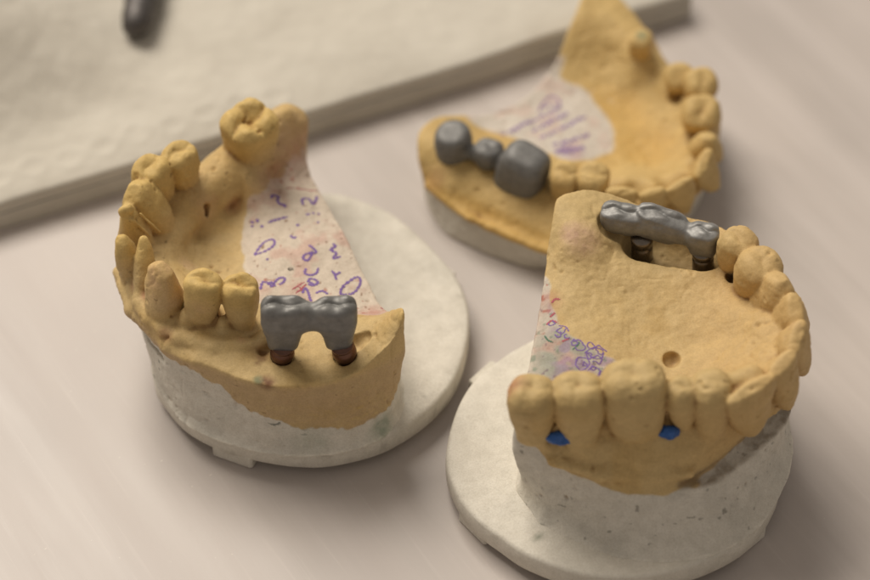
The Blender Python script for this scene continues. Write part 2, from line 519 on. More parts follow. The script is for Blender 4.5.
def build_bridge(root, units, joins, post, mat, vox=.26, rough=.05, k_join=1.2, k_unit=.5):
    """units = [(part name, primitive)], joins = plain shapes blended in, post = shapes cut away"""
    b = [p.bounds() for _, p in units] + [p.bounds() for p in joins]
    lo = np.min([q[0] for q in b], 0) - 1.5; hi = np.max([q[1] for q in b], 0) + 1.5
    f = Field(lo, hi, vox)
    for _, p in units:
        p.low = .03; f.apply(p, 'add', k_unit)
    for p in joins: f.apply(p, 'add', k_join)
    for p in post: f.apply(p, 'cut', .6)
    V, F = surface_nets(f.D, f.lo, f.h); V = relax(V, F, 1)
    N = vert_normals(V, F); V = V + N * (fbm(V, 1.6, 5, 3) * rough)[:, None]; N = vert_normals(V, F)
    fc = V[F].mean(1)
    D = np.stack([p.sdf(fc[:, 0], fc[:, 1], fc[:, 2]) for _, p in units], 1); J = D.argmin(1)
    con = D.min(1) > .45
    for i in range(len(units) + 1):
        m = (con if i == len(units) else ((J == i) & ~con))
        if not m.any(): continue
        ids, inv = np.unique(F[m], return_inverse=True)
        mesh_obj(units[i][0] if i < len(units) else "connector", V[ids], inv.reshape(-1, 4), mat, root, N[ids])

def T(base, tip, W, D, kind, ud, cusp=1.0, p=2.5, label=None, name='tooth', seed=None, rnd=1.3, low=.25):
    t = Tooth(base, tip, W, D, kind, ud, cusp, p, rnd=rnd, low=low, seed=seed if seed is not None else int(abs(base[0] * 7 + base[1] * 3)) % 97)
    t.label = label; t.name = name
    return t
def az(d): return math.degrees(math.atan2(d[1], d[0]))
def in_poly(poly, V, soft, wob=.0, seed=0):
    d = poly_sdf(spline_closed(poly, 4), V[:, 0], V[:, 1]) + wob * fbm(V, 4.5, seed, 3)
    return 1 - sm(d, -soft, soft)
def speck(V, seed, scale, thr, soft=.06):
    return sm(vnoise(V, scale, seed), thr, thr + soft)

def plane_map(M):
    """letter-sheet units -> millimetres on the flat of a cast"""
    M = np.array(M)
    def f(x, y):
        q = M @ np.array((x / 100, y / 100, 1.0)); return (q[0] / q[2], q[1] / q[2])
    return f

# ================================================================== cast with writing and a round plate (left)
def cast_left():
    root = thing("dental_cast", "yellow dental cast with purple writing on its white middle, on the left round white plate", "dental cast", (-30, -15, 0), "dental casts on the table")
    top = [(-6.4,-39.8),(-7.8,-43.5),(-12.4,-47.1),(-20.6,-50.8),(-33.9,-52.2),(-47.6,-46.7),(-56.3,-40.6),(-63.4,-30.4),(-67.4,-18),(-68,-9),(-67,0),(-62.5,7),(-54,12),(-46,18.5),(-38.5,26.5),(-33,28.5),(-28.5,25.5),(-29.3,18.6),(-19.5,-7),(-9.9,-31.5)]
    bot = [(-9,-43),(-13.5,-49.5),(-22,-52.6),(-34,-52.8),(-47,-48.2),(-54.5,-42.4),(-59.8,-33),(-61.8,-20),(-61.5,-8),(-57,5),(-48,15),(-38,23),(-33,25),(-29.5,23),(-29.3,18.6),(-19.5,-7),(-9.9,-31.5)]
    H = TPS([(-49.81,-11.47,25.00), (-45.28,-2.97,25.00), (-44.38,-19.38,25.50), (-51.83,-13.86,25.00), (-52.19,-7.42,25.50),
        (-29.71,16.07,26.00), (-10.36,-30.03,26.00), (-40.11,-0.27,26.00), (-35.55,-24.83,26.00), (-22.77,-9.42,26.00), (-28.96,-18.38,26.00), (-38.82,-13.92,26.00), (-22.29,-27.15,26.00), (-32.01,5.94,26.00), (-35.37,6.87,25.70),
        (-28.06,21.93,27.50), (-36.17,10.78,26.50), (-44.04,3.76,26.00),
        (-31.79,21.46,35.00), (-35.40,16.83,34.50), (-40.64,10.35,34.00), (-48.16,5.61,32.50), (-54.45,0.83,32.00), (-58.85,-4.69,32.00), (-61.29,-9.85,32.00), (-64.19,-17.83,31.00), (-62.65,-27.98,30.00), (-57.73,-38.34,29.50), (-48.22,-40.58,29.50), (-40.55,-40.69,29.00),
        (-42.68,4.01,31.00), (-50.08,-2.63,29.00), (-54.09,-7.39,29.50),
        (-31.73,-44.74,27.30), (-18.68,-44.18,27.30), (-25.39,-48.51,27.20), (-33.91,-52.16,27.00), (-20.59,-50.80,27.00), (-41.24,-49.05,27.50), (-47.57,-46.57,27.50), (-56.34,-40.01,27.00), (-64.02,-29.80,27.00), (-67.74,-17.85,27.00),
        (-26.06,-40.85,27.00), (-35.96,-42.98,27.20), (-36.39,-33.62,26.80), (-28.37,-34.77,26.50), (-14.50,-44.03,29.00), (-17.71,-39.01,29.00), (-13.11,-38.40,30.50), (-8.90,-39.34,34.00), (-6.37,-41.15,37.50), (-7.62,-42.97,34.00), (-11.35,-44.43,31.00),
        (-12.36,-46.85,30.00), (-22.09,-33.23,27.00), (-12.64,-32.09,27.00),
        (-66,2,26), (-61,8.5,26), (-52,14,26), (-45,20,27), (-38,27,28), (-31,30,29), (-69,-4,26), (-57,13,24), (-48,21,24), (-40,30,24), (-25,26,27)], .6)
    tg = lambda a, b: dir2(a, b)
    teeth = [
        T((-40.73,12.68,34.50), (-40.39,10.71,43.60), 11.8, 11.4, 'stub', tg((-48.10,5.10,33.00), (-33.34,19.38,33.00)), 1.6, 3.0, label="lone back molar with a deep cross-shaped groove"),
        T((-55.52,2.77,31.00), (-54.94,0.81,43.50), 8.2, 8.4, 'premolar', tg((-58.42,-4.69,32.00), (-48.18,5.49,32.00)), .9),
        T((-60.65,-1.86,31.00), (-60.85,-3.49,43.50), 8.4, 8.8, 'premolar', tg((-61.22,-10.75,32.00), (-55.34,1.14,32.00)), .9),
        T((-61.07,-9.09,30.00), (-63.56,-9.86,43.50), 9.0, 11.0, 'canine', tg((-63.23,-18.20,32.00), (-58.42,-4.69,32.00)), label="pointed canine with a broad sloping back"),
        T((-63.63,-15.09,30.00), (-65.12,-14.24,41.00), 6.6, 7.5, 'incisor', tg((-63.09,-25.51,32.00), (-62.08,-10.75,32.00)), label="broken incisor with a jagged edge"),
        T((-64.27,-21.81,29.00), (-65.99,-22.30,40.50), 5.6, 6, 'canine', tg((-62.76,-29.84,32.00), (-63.97,-19.67,32.00))),
        T((-60.86,-27.62,29.00), (-61.20,-22.01,40.50), 5.0, 6.0, 'fang', tg((-59.40,-35.54,32.00), (-62.36,-24.06,32.00)), label="thin pointed incisor"),
        T((-56.49,-33.18,28.50), (-56.79,-31.73,42.50), 8.0, 8.6, 'canine', tg((-59.19,-32.70,32.00), (-50.62,-42.55,32.00)), label="canine with a pinkish face"),
        T((-48.45,-34.71,28.00), (-47.66,-35.98,42.50), 8.3, 8.0, 'premolar', tg((-54.95,-39.76,32.00), (-41.28,-43.39,32.00)), .9),
        T((-40.24,-35.28,28.00), (-40.32,-35.89,41.50), 7.8, 7.8, 'premolar', tg((-47.53,-42.55,32.00), (-33.98,-45.33,32.00)), 1.5),
    ]
    pre = [
        (Capsule((-33.48,23.81,28.50), (-39.41,16.38,28.80), 5.0, 5.5), 'add', 1.0), (Capsule((-39.40,16.17,29.00), (-46.10,7.69,28.30), 5.6, 5.8), 'add', 1.0), (Capsule((-46.10,7.69,28.30), (-54.85,-1.14,27.50), 5.8, 5.4), 'add', 1.0), (Capsule((-54.85,-1.14,27.50), (-58.83,-10.39,27.00), 5.4, 4.8), 'add', 1.0), (Capsule((-58.83,-10.39,27.00), (-59.24,-20.33,26.50), 4.8, 4.2), 'add', 1.0),
        (Capsule((-59.32,-35.28,28.00), (-53.15,-39.79,28.00), .9, 1.6), 'add', 1.4), (Capsule((-53.15,-39.79,28.00), (-45.74,-42.13,27.80), 1.6, 1.7), 'add', 1.2), (Capsule((-45.70,-42.58,28.00), (-37.25,-41.58,27.50), 1.8, 1.6), 'add', .8),
        
        (Capsule((-62.16,-29.92,29.00), (-59.82,-34.15,28.00), 1.8), 'add', 1.4),
        # lower flange of the impression on the left side
        (Capsule((-67.82,-18.50,25.50), (-63.82,-29.11,25.00), 1.5, 1.7), 'add', 1.2), (Capsule((-63.82,-29.11,25.00), (-55.84,-39.79,25.50), 1.7, 1.6), 'add', 1.2), (Capsule((-55.84,-39.79,25.50), (-49.67,-44.42,26.00), 1.6, 1.1), 'add', 1.2),
        # undercut below it
        (Capsule((-66.71,-22.18,20.00), (-56.97,-37.87,20.50), 1.1, 1.2), 'cut', 1.2),
        # socket behind the right post, hole under the posts, small bore in the ridge wall
        (Capsule((-16.40,-41.81,29.00), (-14.74,-41.13,29.80), 2.0, 1.7), 'cut', .3), (Capsule((-31.76,-44.20,27.00), (-31.62,-45.03,29.50), 2.4), 'cut', .3), (Capsule((-18.69,-43.92,27.00), (-18.81,-45.03,29.50), 2.5), 'cut', .3),
        (Capsule((-49.82,-2.82,29.50), (-50.35,-3.29,27.50), .9), 'cut', .3), (Capsule((-36.05,-37.95,30.00), (-35.72,-43.25,27.50), 1.2, 1.0), 'cut', .8),
    ]
    pre += [(Blob((-51.77,-36.54,30.00), (1.6, 2.0, 3.0)), 'add', 1.2), (Blob((-44.20,-37.87,29.60), (1.5, 2.0, 2.8)), 'add', 1.2), (Blob((-35.83,-40.35,28.00), (1.8, 2.2, 2.0)), 'add', 1.2), (Blob((-59.56,-30.39,29.50), (1.5, 2.0, 2.6)), 'add', 1.2), (Blob((-62.69,-20.77,31.00), (1.6, 1.6, 3)), 'add', 1.2)]
    post = [(Capsule((-54.74,-1.15,44.50), (-55.10,-0.52,43.00), .6), 'cut', .3), (Capsule((-65.30,-15.77,35.00), (-65.84,-15.39,34.00), .7), 'cut', .3), (Capsule((-57.99,-3.50,36.00), (-58.02,-2.17,31.00), .5), 'cut', .4),
            (Blob((-65.35,-16.02,41.60), (1.6, 1.0, 1.4), 30), 'add', .4), (Blob((-64.28,-15.82,42.00), (1.0, .9, 1.5), 80), 'add', .3), (Capsule((-63.71,-17.11,40.00), (-60.53,-16.96,35.00), .5, .3), 'add', .3), (Capsule((-62.37,-15.33,40.00), (-58.49,-15.77,35.00), .4, .3), 'add', .3),
            (Capsule((-66.27,-15.72,41.00), (-63.87,-15.13,42.50), .8, .6), 'cut', .3)]
    sz = TPS([(-68,-15,22.5), (-68,0,22), (-60,-36,23.5), (-54,-42,24.5), (-47,-47,22.8), (-40,-50,19.5), (-34,-52,17.2), (-27,-52,15.2), (-22,-51,13.8), (-17,-49,12.6), (-12,-47,13), (-9,-44,15), (-6,-40,18), (-20,0,10), (-40,20,18), (-30,-20,15)], .5)
    wpoly = [(-36.06,7.82,26.00), (-39.81,2.82,26.00), (-41.54,-2.42,26.00), (-42.06,-9.42,26.00), (-40.51,-18.97,26.00), (-38.17,-23.37,26.00), (-36.49,-32.32,26.00), (-32.56,-35.73,26.00), (-24.22,-33.46,26.00), (-15.81,-32.49,26.50), (-10.74,-32.66,27.00), (-6,-31), (-16,-6), (-27,22), (-28.45,18.64,26.00), (-32.69,12.24,26.00)]
    def white(V): return in_poly(wpoly, V, .5, .9, 3) * (1 - sm(V[:, 2] + .5 * fbm(V, 3, 4), 27.6, 28.6))
    def stone(V):
        a = sm(V[:, 2] - sz(V[:, 0], V[:, 1]) + 1.1 * fbm(V, 6, 11, 3) + .5 * fbm(V, 1.5, 12, 2), -.22, .22)
        return a * (1 - white(V))
    def color(V, N):
        C = np.tile(PLASTER, (len(V), 1)); low = 1 - sm(V[:, 2], 9, 24)
        C = blend(C, PLASTER_G, .55 * sm(fbm(V, 7, 21, 3), -.3, .6) * low)
        s = stone(V)
        S = np.tile(STONE, (len(V), 1)); S = blend(S, STONE2, .6 * sm(fbm(V, 8, 31, 3), -.2, .7))
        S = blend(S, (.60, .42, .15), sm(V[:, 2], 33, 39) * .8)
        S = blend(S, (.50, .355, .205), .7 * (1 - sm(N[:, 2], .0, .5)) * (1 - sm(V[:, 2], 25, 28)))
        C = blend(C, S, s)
        w = white(V); C = blend(C, (.64, .55, .45), w)
        C = blend(C, PINK, w * .55 * sm(fbm(V, 5, 41, 3), .15, .7))
        C = blend(C, RED, .75 * w * speck(V, 43, 1.0, .62) * sm(fbm(V, 6, 44), -.3, .3))
        C = blend(C, BROWN, .8 * w * speck(V, 47, .8, .74))
        # pink wash where the plaster meets the stone
        for p, r, c, f in (((-33.52,17.60,27.00), 7, PINK, .5), ((-38.17,6.06,26.50), 4, PINK, .5), ((-34.58,-51.07,27.00), 1.5, BROWN, .95), ((-36.42,-50.69,27.50), 1.0, GREEN, .7), ((-32.78,-50.75,26.00), .8, RED, .8), ((-39.78,-41.37,31.00), 1.5, RED, .65), ((-35.97,-42.81,27.00), 2.6, BROWN, .5), ((-65.70,-16.07,35.00), 1.2, RED, .7),
                           ((-60.70,-30.34,31.00), 1.0, RED, .75), ((-56.95,-32.20,40.00), 3, PINK, .35), ((-55.91,-33.57,36.00), 4, PINK, .3), ((-52.37,-32.63,31.00), 1.6, GREEN, .9), ((-28.75,-24.25,26.00), 3.2, RED, .35), ((-12.68,-30.49,26.50), 3, RED, .45), ((-10.56,-31.06,26.50), 1.4, RED, .4), ((-36.64,-46.41,27.00), .8, BROWN, .7), ((-35.86,-44.92,27.50), .9, BROWN, .7),
                           ((-51.22,-1.71,29.00), 3, PINK, .3), ((-26.25,-51.90,11.00), 3.5, GREEN, .25), ((-23.78,-51.34,10.00), 2, GREEN, .3), ((-10.56,-48.31,10.00), 2.5, GREEN, .45), ((-12.04,-49.40,9.00), 2.5, GREEN, .3), ((-29.18,21.48,27.00), 3, RED, .3), ((-32.42,17.48,26.50), 3, RED, .35), ((-36.22,11.61,26.00), 3, RED, .35), ((-40.87,6.57,26.00), 3, RED, .4), ((-44.64,2.08,25.50), 2.5, RED, .35), ((-50.22,-4.08,25.50), 2, BROWN, .2), ((-56.20,-39.85,29.00), 1.5, RED, .4), ((-63.39,-26.53,30.00), 1.5, RED, .4), ((-47.93,-37.33,37.00), 2.2, PINK, .35), ((-52.45,-17.91,28.00), 2, PINK, .3), ((-38.86,6.19,44.00), 1.0, BROWN, .25), ((-48.61,-0.55,30.00), 1.2, RED, .25)):
            C = blend(C, c, f * spot(V, p, r, .7) * (.7 + .3 * sm(vnoise(V, .8, 55), -.3, .4)))
        # dark scratches and dirt in the plaster
        C = blend(C, (.12, .13, .11), .8 * (1 - s) * (1 - w) * speck(V * (1, 1, 2.0), 61, 1.3, .60) * sm(fbm(V, 10, 62), -.1, .4))
        C = blend(C, (.17, .10, .04), .6 * s * speck(V * (1, 1, 2), 66, 1.1, .82))
        return C
    def bulge(X, Y, z): return .5 * math.exp(-((z - 12) / 5) ** 2) + 1.0 * math.exp(-max(z - 8, 0) / 1.6) * sm(-X - .6 * Y, 8, 30) * (1 - sm(-X, 52, 60)) + .8 * math.exp(-max(z - 8, 0) / 1.0)
    def hook(P): return stone(P)
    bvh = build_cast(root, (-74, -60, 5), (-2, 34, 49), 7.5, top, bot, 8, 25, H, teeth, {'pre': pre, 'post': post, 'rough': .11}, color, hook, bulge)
    def pcol(V):
        C = np.tile(PLASTER * 1.04, (len(V), 1)); C = blend(C, PLASTER_G, .4 * sm(fbm(V, 12, 71, 3), -.1, .7))
        C = blend(C, (.30, .27, .22), .35 * speck(V, 74, 1.2, .72))
        return C
    plate(root, [(7.5,-18),(6.2,-7),(1,3.4),(-8,15),(-15,20),(-24,23.5),(-36,22),(-48,15),(-57,3),(-61.5,-13),(-61,-31),(-57.7,-38.4),(-52.5,-45),(-44,-50.3),(-35,-53),(-28.6,-54),(-22,-53.8),(-12.8,-51),(-6,-46.5),(0,-40.4),(5,-31.5)], 2.3, 8.,
          [(-42.0,-47.6,-24,9.5,6.4),(-3.6,-36.4,48,7,5),(-56,4,55,8,6),(0,3,-50,8,6)], pcol)
    # brown posts under the bridge
    for a, b in (((-31.75,-44.37,27.20), (-31.35,-44.89,31.20)), ((-18.47,-44.10,27.20), (-19.18,-44.79,31.40))):
        lathe("implant_post", a, b, [(-.25, 2.1), (0, 2.25), (.35, 2.55), (.72, 2.45), (.8, 2.15), (.86, 2.15), (.9, 2.4), (1.05, 2.35)], M_COPPER, root)
    Zx = plane_map([[6.18033, 0.0, -45.92758], [0.0, -8.69809, 18.64108], [0.0, 0.01021, 1.0]])
    S = [[(150,188),(158,177),(178,180),(172,192),(182,203),(200,205),(198,212)], [(265,200),(262,178),(285,170),(300,190),(312,165),(314,148)], [(137,256),(170,250),(210,243)],
         [(88,382),(110,345),(135,325),(158,325),(160,345),(135,366),(90,381)], [(132,397),(140,402)], [(110,510),(120,480),(145,487),(150,497),(165,475),(180,464),(198,465),(194,478),(178,488)], [(135,490),(150,480),(165,495)],
         [(285,348),(300,358),(312,372),(275,380),(265,395),(280,402),(292,388),(300,368)], [(275,428),(272,446),(292,452),(314,442),(320,422)], [(280,478),(290,465),(310,468),(318,480),(300,490),(283,484)], [(282,472),(306,488)],
         [(262,520),(273,500),(284,518),(290,540),(296,552)], [(310,518),(335,510),(355,522)], [(372,338),(382,346),(364,360),(386,368),(374,386),(402,378)], [(368,430),(384,442),(400,432)], [(378,440),(386,462)],
         [(400,520),(406,490),(440,456),(466,445),(472,466),(455,496),(428,512),(398,520)], [(298,222),(306,228)], [(316,222),(325,226)], [(275,235),(290,230)], [(316,258),(322,262)], [(218,310),(232,322),(240,316)], [(240,275),(252,272)],
         [(75,245),(85,250)], [(95,240),(102,250)], [(110,262),(120,268)], [(75,262),(84,258)]]
    ribbon(root, "handwriting", [[Zx(*p) for p in s] for s in S], bvh, M_INK, .75, label="purple handwritten letters")
    R = [[(200,138),(240,132),(290,122),(335,114)], [(205,132),(250,130),(300,118)], [(225,508),(250,490),(270,478)], [(238,520),(262,500),(275,485)], [(250,495),(268,512)], [(545,562),(556,572)]]
    for s in R: ribbon(root, "red_pencil_mark", [[Zx(*p) for p in s]], bvh, M_INK_RED, .45, .06)
    K = [[(211,436),(220,431),(229,434)]]
    ribbon(root, "black_mark", [[Zx(*p) for p in s] for s in K], bvh, M_STEEL, 1.0, .06)

    br = thing("metal_bridge", "grey metal bridge of two crowns on brown posts, in front of the purple writing", "dental bridge", (-25.25,-44.59,29.00), "metal bridges on the casts")
    ud = dir2((-31.34,-45.26,31.00), (-19.40,-44.71,31.00))
    build_bridge(br, [("crown", T((-31.38,-44.06,31.20), (-30.60,-44.73,44.40), 9.6, 6.0, 'coping', ud, 1.15, 3.2, seed=3, rnd=.7)), ("crown", T((-19.82,-43.87,31.30), (-20.07,-44.54,44.20), 8.4, 6.0, 'coping', ud, 1.15, 3.2, seed=8, rnd=.7))],
                 [Blob((-25.30,-44.46,39.60), (6.5, 2.4, 3.5), az(ud))], [], M_METAL)

# ================================================================== upper cast on the right round plate
def cast_right():
    root = thing("dental_cast", "tall yellow dental cast with blue spots between teeth, on the right round plate", "dental cast", (45, -50, 0), "dental casts on the table")
    top = [(25.09,-14.96,36.00), (26.66,-11.47,37.00), (30.35,-9.66,37.00), (36.41,-8.97,36.00), (45,-10.5), (56,-13), (63.89,-19.11,36.00), (69.29,-26.32,35.00), (73.27,-34.55,34.00), (75.42,-42.55,32.00), (75,-50.5), (71.6,-57.8), (61.2,-64.8), (53.46,-70.10,24.00), (41.28,-72.66,23.00), (31.27,-71.11,23.00), (24.44,-69.32,24.00), (21.78,-69.36,25.00), (21.17,-69.17,25.40), (20.55,-68.88,26.00), (16.43,-67.82,31.00), (15.82,-65.11,34.00), (17.94,-58.83,35.00), (21.75,-36.40,36.00)]
    bot = [(24.7,-25), (26,-17), (30,-12.5), (45,-11), (56,-14), (65,-23), (70.5,-33), (72.4,-45), (71.8,-56), (67.5,-67.2), (61,-75), (53.5,-79), (45,-80), (37,-78.5), (29,-74.5), (23.3,-71.3), (22.8,-71.0), (22.4,-70.5), (18.8,-65.0), (18.6,-60), (21,-45)]
    H = TPS([(29.37,-19.66,42.00), (26.65,-20.44,41.00), (32.55,-19.17,41.50), (26.76,-24.44,40.00), (25.17,-23.96,38.00), (34.56,-22.98,40.00), (37.17,-23.48,37.50), (32.37,-27.44,38.00), (24.40,-30.72,36.00), (25.89,-36.40,36.00), (23.30,-41.10,35.00), (20.32,-53.01,34.50), (28.68,-45.71,35.50), (33.61,-50.74,35.00),
        (25.52,-49.20,34.80), (31.36,-56.52,34.50), (21.17,-59.19,34.50), (27.25,-58.39,34.50), (40.53,-35.11,34.60), (46.57,-39.64,33.40), (48.47,-49.88,32.80), (42.02,-47.77,33.20), (37.56,-54.93,33.60), (54.50,-45.02,33.20), (53.92,-53.40,33.40), (58.82,-39.21,36.00), (53.12,-31.96,35.80), (44.95,-29.10,35.80), (38.74,-26.49,37.00),
        (42.98,-26.01,36.50), (53.25,-29.18,36.50), (59.33,-31.76,36.50), (63.01,-37.33,37.00), (65.65,-45.20,39.50), (66.62,-52.48,40.00), (64.24,-57.42,39.50), (60.18,-59.57,38.00), (67.37,-54.55,40.80), (69.82,-49.67,40.80), (61.60,-63.15,41.50), (69.47,-44.73,40.50), (65.39,-58.74,41.00), (57.91,-62.03,39.00), (62.33,-46.61,36.50), (59.10,-49.82,35.50),
        (38.94,-21.04,38.00), (45.57,-17.63,36.00), (53.95,-19.11,36.00), (59.51,-23.00,37.00), (63.86,-26.49,37.00), (67.91,-33.08,37.00),  (54.70,-68.44,30.50), (49.47,-68.34,31.00), (40.19,-70.63,30.00), (29.18,-69.90,31.00), (19.92,-70.27,33.00), (17.33,-69.29,34.00),
        (53.33,-70.92,25.00), (41.18,-73.47,24.00), (31.20,-71.92,24.00), (24.39,-69.62,25.00), (61.39,-65.78,41.50), (68.64,-59.98,41.50), (72.73,-52.47,41.50), (72.62,-44.82,41.50), (45.43,-59.76,33.00), (35.28,-61.09,33.00), (25.12,-62.84,33.50), (53.42,-61.09,33.00)], .6)
    d = dir2
    teeth = [
        T((19.61,-66.89,33.00), (18.85,-68.20,45.50), 9.9, 9.8, 'molar', (1, -.05), .5, 2.4, rnd=3.),
        T((29.06,-66.47,32.20), (27.87,-67.85,46.00), 11.0, 10.2, 'molar', (1, -.02), .5, 2.4, rnd=3.),
        T((40.46,-65.41,30.00), (38.82,-66.48,48.00), 13.3, 11.4, 'molar', (1, .02), .45, 2.5, label="largest molar, bulky with a tall smooth front", rnd=3.2),
        T((49.61,-64.99,32.00), (48.39,-67.24,45.00), 7.2, 7.8, 'premolar', (1, .12), .6, 2.2, rnd=2.4),
        T((55.04,-64.73,29.50), (54.44,-66.81,46.00), 8.6, 10.4, 'premolar', (1, .25), .25, 2.2, rnd=2.8),
        T((62.21,-62.77,30.00), (62.23,-68.46,45.20), 11.6, 9.5, 'incisor', d((56.77,-70.87,45.00), (67.20,-63.58,45.00)), p=2.4, low=.08),
        T((68.84,-57.51,31.00), (68.80,-62.44,45.80), 8.0, 10, 'incisor', d((65.04,-65.68,45.00), (71.89,-57.76,45.00)), p=2.4, low=.08),
        T((71.72,-50.98,32.50), (72.21,-55.53,45.80), 8.8, 10, 'incisor', d((71.12,-59.62,45.00), (74.25,-49.67,45.00)), p=2.4, low=.08),
        T((71.90,-43.35,33.50), (72.66,-47.21,45.00), 8.0, 10, 'incisor', d((73.67,-51.57,45.00), (72.69,-44.73,45.00)), p=2.4, low=.08),
        T((69.23,-37.94,34.00), (70.70,-40.68,46.30), 9.8, 9.5, 'canine', d((72.56,-46.11,45.00), (68.14,-36.37,45.00))),
        T((66.52,-32.46,34.50), (67.01,-34.21,46.00), 9.8, 10.5, 'premolar', d((70.23,-40.57,45.00), (64.00,-29.26,45.00)), .6, 2.2, rnd=2.2),
        T((63.46,-25.74,35.00), (62.62,-27.35,46.00), 8.4, 9.0, 'premolar', d((67.11,-34.11,45.00), (59.53,-25.51,45.00)), .8, 2.2, rnd=2),
    ]
    gp = [((50, -73.4, 20.8), .7), ((57, -70.8, 21.3), 1.9), ((63.2, -66.2, 22), 2.6), ((70, -59.6, 23.2), 3.0), ((75, -52.6, 24.6), 3.2), ((77, -45, 26), 3.0)]
    GROOVE = [Capsule(a[0], b[0], a[1], b[1]) for a, b in zip(gp, gp[1:])]
    pre = [(Capsule((44.38,-20.48,35.60), (56.15,-24.08,36.00), 4.4, 4.2), 'cut', .9), (Capsule((44.22,-20.75,38.00), (56.01,-23.96,38.00), 5.2, 4.8), 'cut', .9), (Blob((39.37,-18.19,40.50), (5.2, 4.6, 4.2), 0), 'cut', .6),
           (Capsule((48.32,-50.85,34.20), (48.52,-49.53,32.40), 2.2, 1.8), 'cut', .3),
           *[(g, 'cut', .5) for g in GROOVE],
           (Capsule((23.58,-70.25,24.50), (33.23,-72.31,23.20), .9, 1.2), 'add', 1.4), (Capsule((33.23,-72.31,23.20), (51.38,-72.14,23.00), 1.2, .9), 'add', 1.8),
           
           
           (Capsule((62.14,-30.33,36.50), (62.71,-30.07,35.00), 1.6, 1.2), 'cut', .4)]
    # rugae and grooves in the palate
    pre += [(Capsule((58.10,-64.73,41.50), (62.92,-63.24,42.20), 2.6, 2.8), 'add', 2.0)]
    post = [(Capsule((67.27,-34.88,47.00), (68.82,-32.22,46.00), .6), 'cut', .3), (Capsule((61.18,-28.90,47.00), (62.42,-29.37,46.60), .5), 'cut', .3), (Capsule((64.11,-34.85,41.00), (64.70,-33.63,40.00), .5), 'cut', .3), (Capsule((72.39,-58.74,47.00), (74.08,-55.61,45.00), .5), 'cut', .3)]
    sz = TPS([(19,-66,29), (21,-68,27), (25,-69,22), (33,-72,20), (41,-74,19), (53,-72,20.5), (62,-66,22), (70,-60,24), (76,-48,26), (75,-35,27), (65,-22,27), (45,-10,27), (27,-14,30), (24,-30,33.4), (19,-55,33), (45,-45,25)], .5)
    wpoly = [(24.18,-31.29,36.00), (23.61,-36.40,36.00), (25.69,-42.56,36.00), (28.83,-47.09,35.50), (33.64,-49.92,35.00), (37.95,-53.73,35.00), (41.36,-59.29,34.00), (33.12,-63.27,34.00), (22.08,-63.27,34.00), (13,-66), (17,-50), (21,-30)]
    def white(V): return in_poly(wpoly, V, .4, .8, 5) * (1 - sm(V[:, 2] + .4 * fbm(V, 3, 4), 36.6, 37.4)) * sm(V[:, 2], 30, 31)
    def stone(V):
        a = sm(V[:, 2] - sz(V[:, 0], V[:, 1]) + .8 * fbm(V, 6, 13, 3), -.22, .22); return a * (1 - white(V))
    def color(V, N):
        C = np.tile(PLASTER, (len(V), 1)); C = blend(C, PLASTER_G, .45 * sm(fbm(V, 9, 22, 3), 0, .7))
        s = stone(V); S = np.tile(STONE, (len(V), 1)); S = blend(S, STONE2, .55 * sm(fbm(V, 8, 33, 3), -.1, .7))
        S = blend(S, (.57, .385, .165), .7 * sm(V[:, 0], 45, 60)); S = blend(S, (.52, .38, .17), sm(V[:, 2], 38, 43) * .6 * (1 - sm(V[:, 0], 58, 66)))
        C = blend(C, S, s)
        w = white(V); C = blend(C, (.54, .47, .39), w)
        C = blend(C, (.33, .33, .27), .9 * spot(V, (26.95,-48.83,35.00), 5.5, .5) * w); C = blend(C, (.33, .33, .27), .9 * spot(V, (24.97,-53.46,35.00), 4.5, .5) * w)
        C = blend(C, PINK, w * .6 * sm(fbm(V, 4, 42, 3), .0, .6)); C = blend(C, RED, .8 * w * speck(V, 44, 1.0, .5) * sm(V[:, 1], -52, -40))
        C = blend(C, (.30, .16, .34), .45 * w * sm(fbm(V, 2.2, 48, 2), .12, .4) * sm(V[:, 0], 22, 26)); C = blend(C, GREEN, .5 * w * speck(V, 49, 1.2, .6)); C = blend(C, (.14, .07, .12), .6 * w * speck(V, 50, .8, .62))
        for p, r, c, f in (((30.74,-23.37,41.00), 3.5, PINK, .45), ((28.29,-21.62,41.00), 2, PINK, .4), ((48.94,-39.32,35.50), 1.0, GREEN, .8), ((48.22,-37.63,35.50), .6, GREEN, .6), ((45.96,-37.35,35.50), .5, GREEN, .6), ((16.16,-66.64,44.00), 2.2, RED, .4), ((15.18,-67.59,43.00), 2, RED, .35), ((23.40,-36.40,36.00), 2.5, RED, .4),
                           ((37.39,-56.96,35.00), 2, RED, .3), ((72.54,-52.92,45.00), 1.2, PURPLE, .35), ((71.07,-54.72,44.00), .9, PURPLE, .35), ((62.62,-30.15,36.00), 1.8, (.10, .09, .08), .9), ((27.20,-70.03,41.00), .9, BROWN, .3), ((18.73,-70.99,40.00), 1.4, BROWN, .25)):
            C = blend(C, c, f * spot(V, p, r, .7) * (.7 + .3 * sm(vnoise(V, .8, 55), -.3, .4)))
        C = blend(C, (.16, .15, .12), .6 * (1 - s) * (1 - w) * speck(V * (1, 1, 2.0), 63, 1.3, .78))
        # shadow and dirt of the gap between stone and plaster, painted dark brown
        C = blend(C, (.17, .12, .07), .7 * np.maximum.reduce([1 - sm(g.sdf(V[:, 0], V[:, 1], V[:, 2]), -.2, 1.1) for g in GROOVE]) * (.6 + .4 * sm(fbm(V, 2, 77), -.3, .3)))
        return C
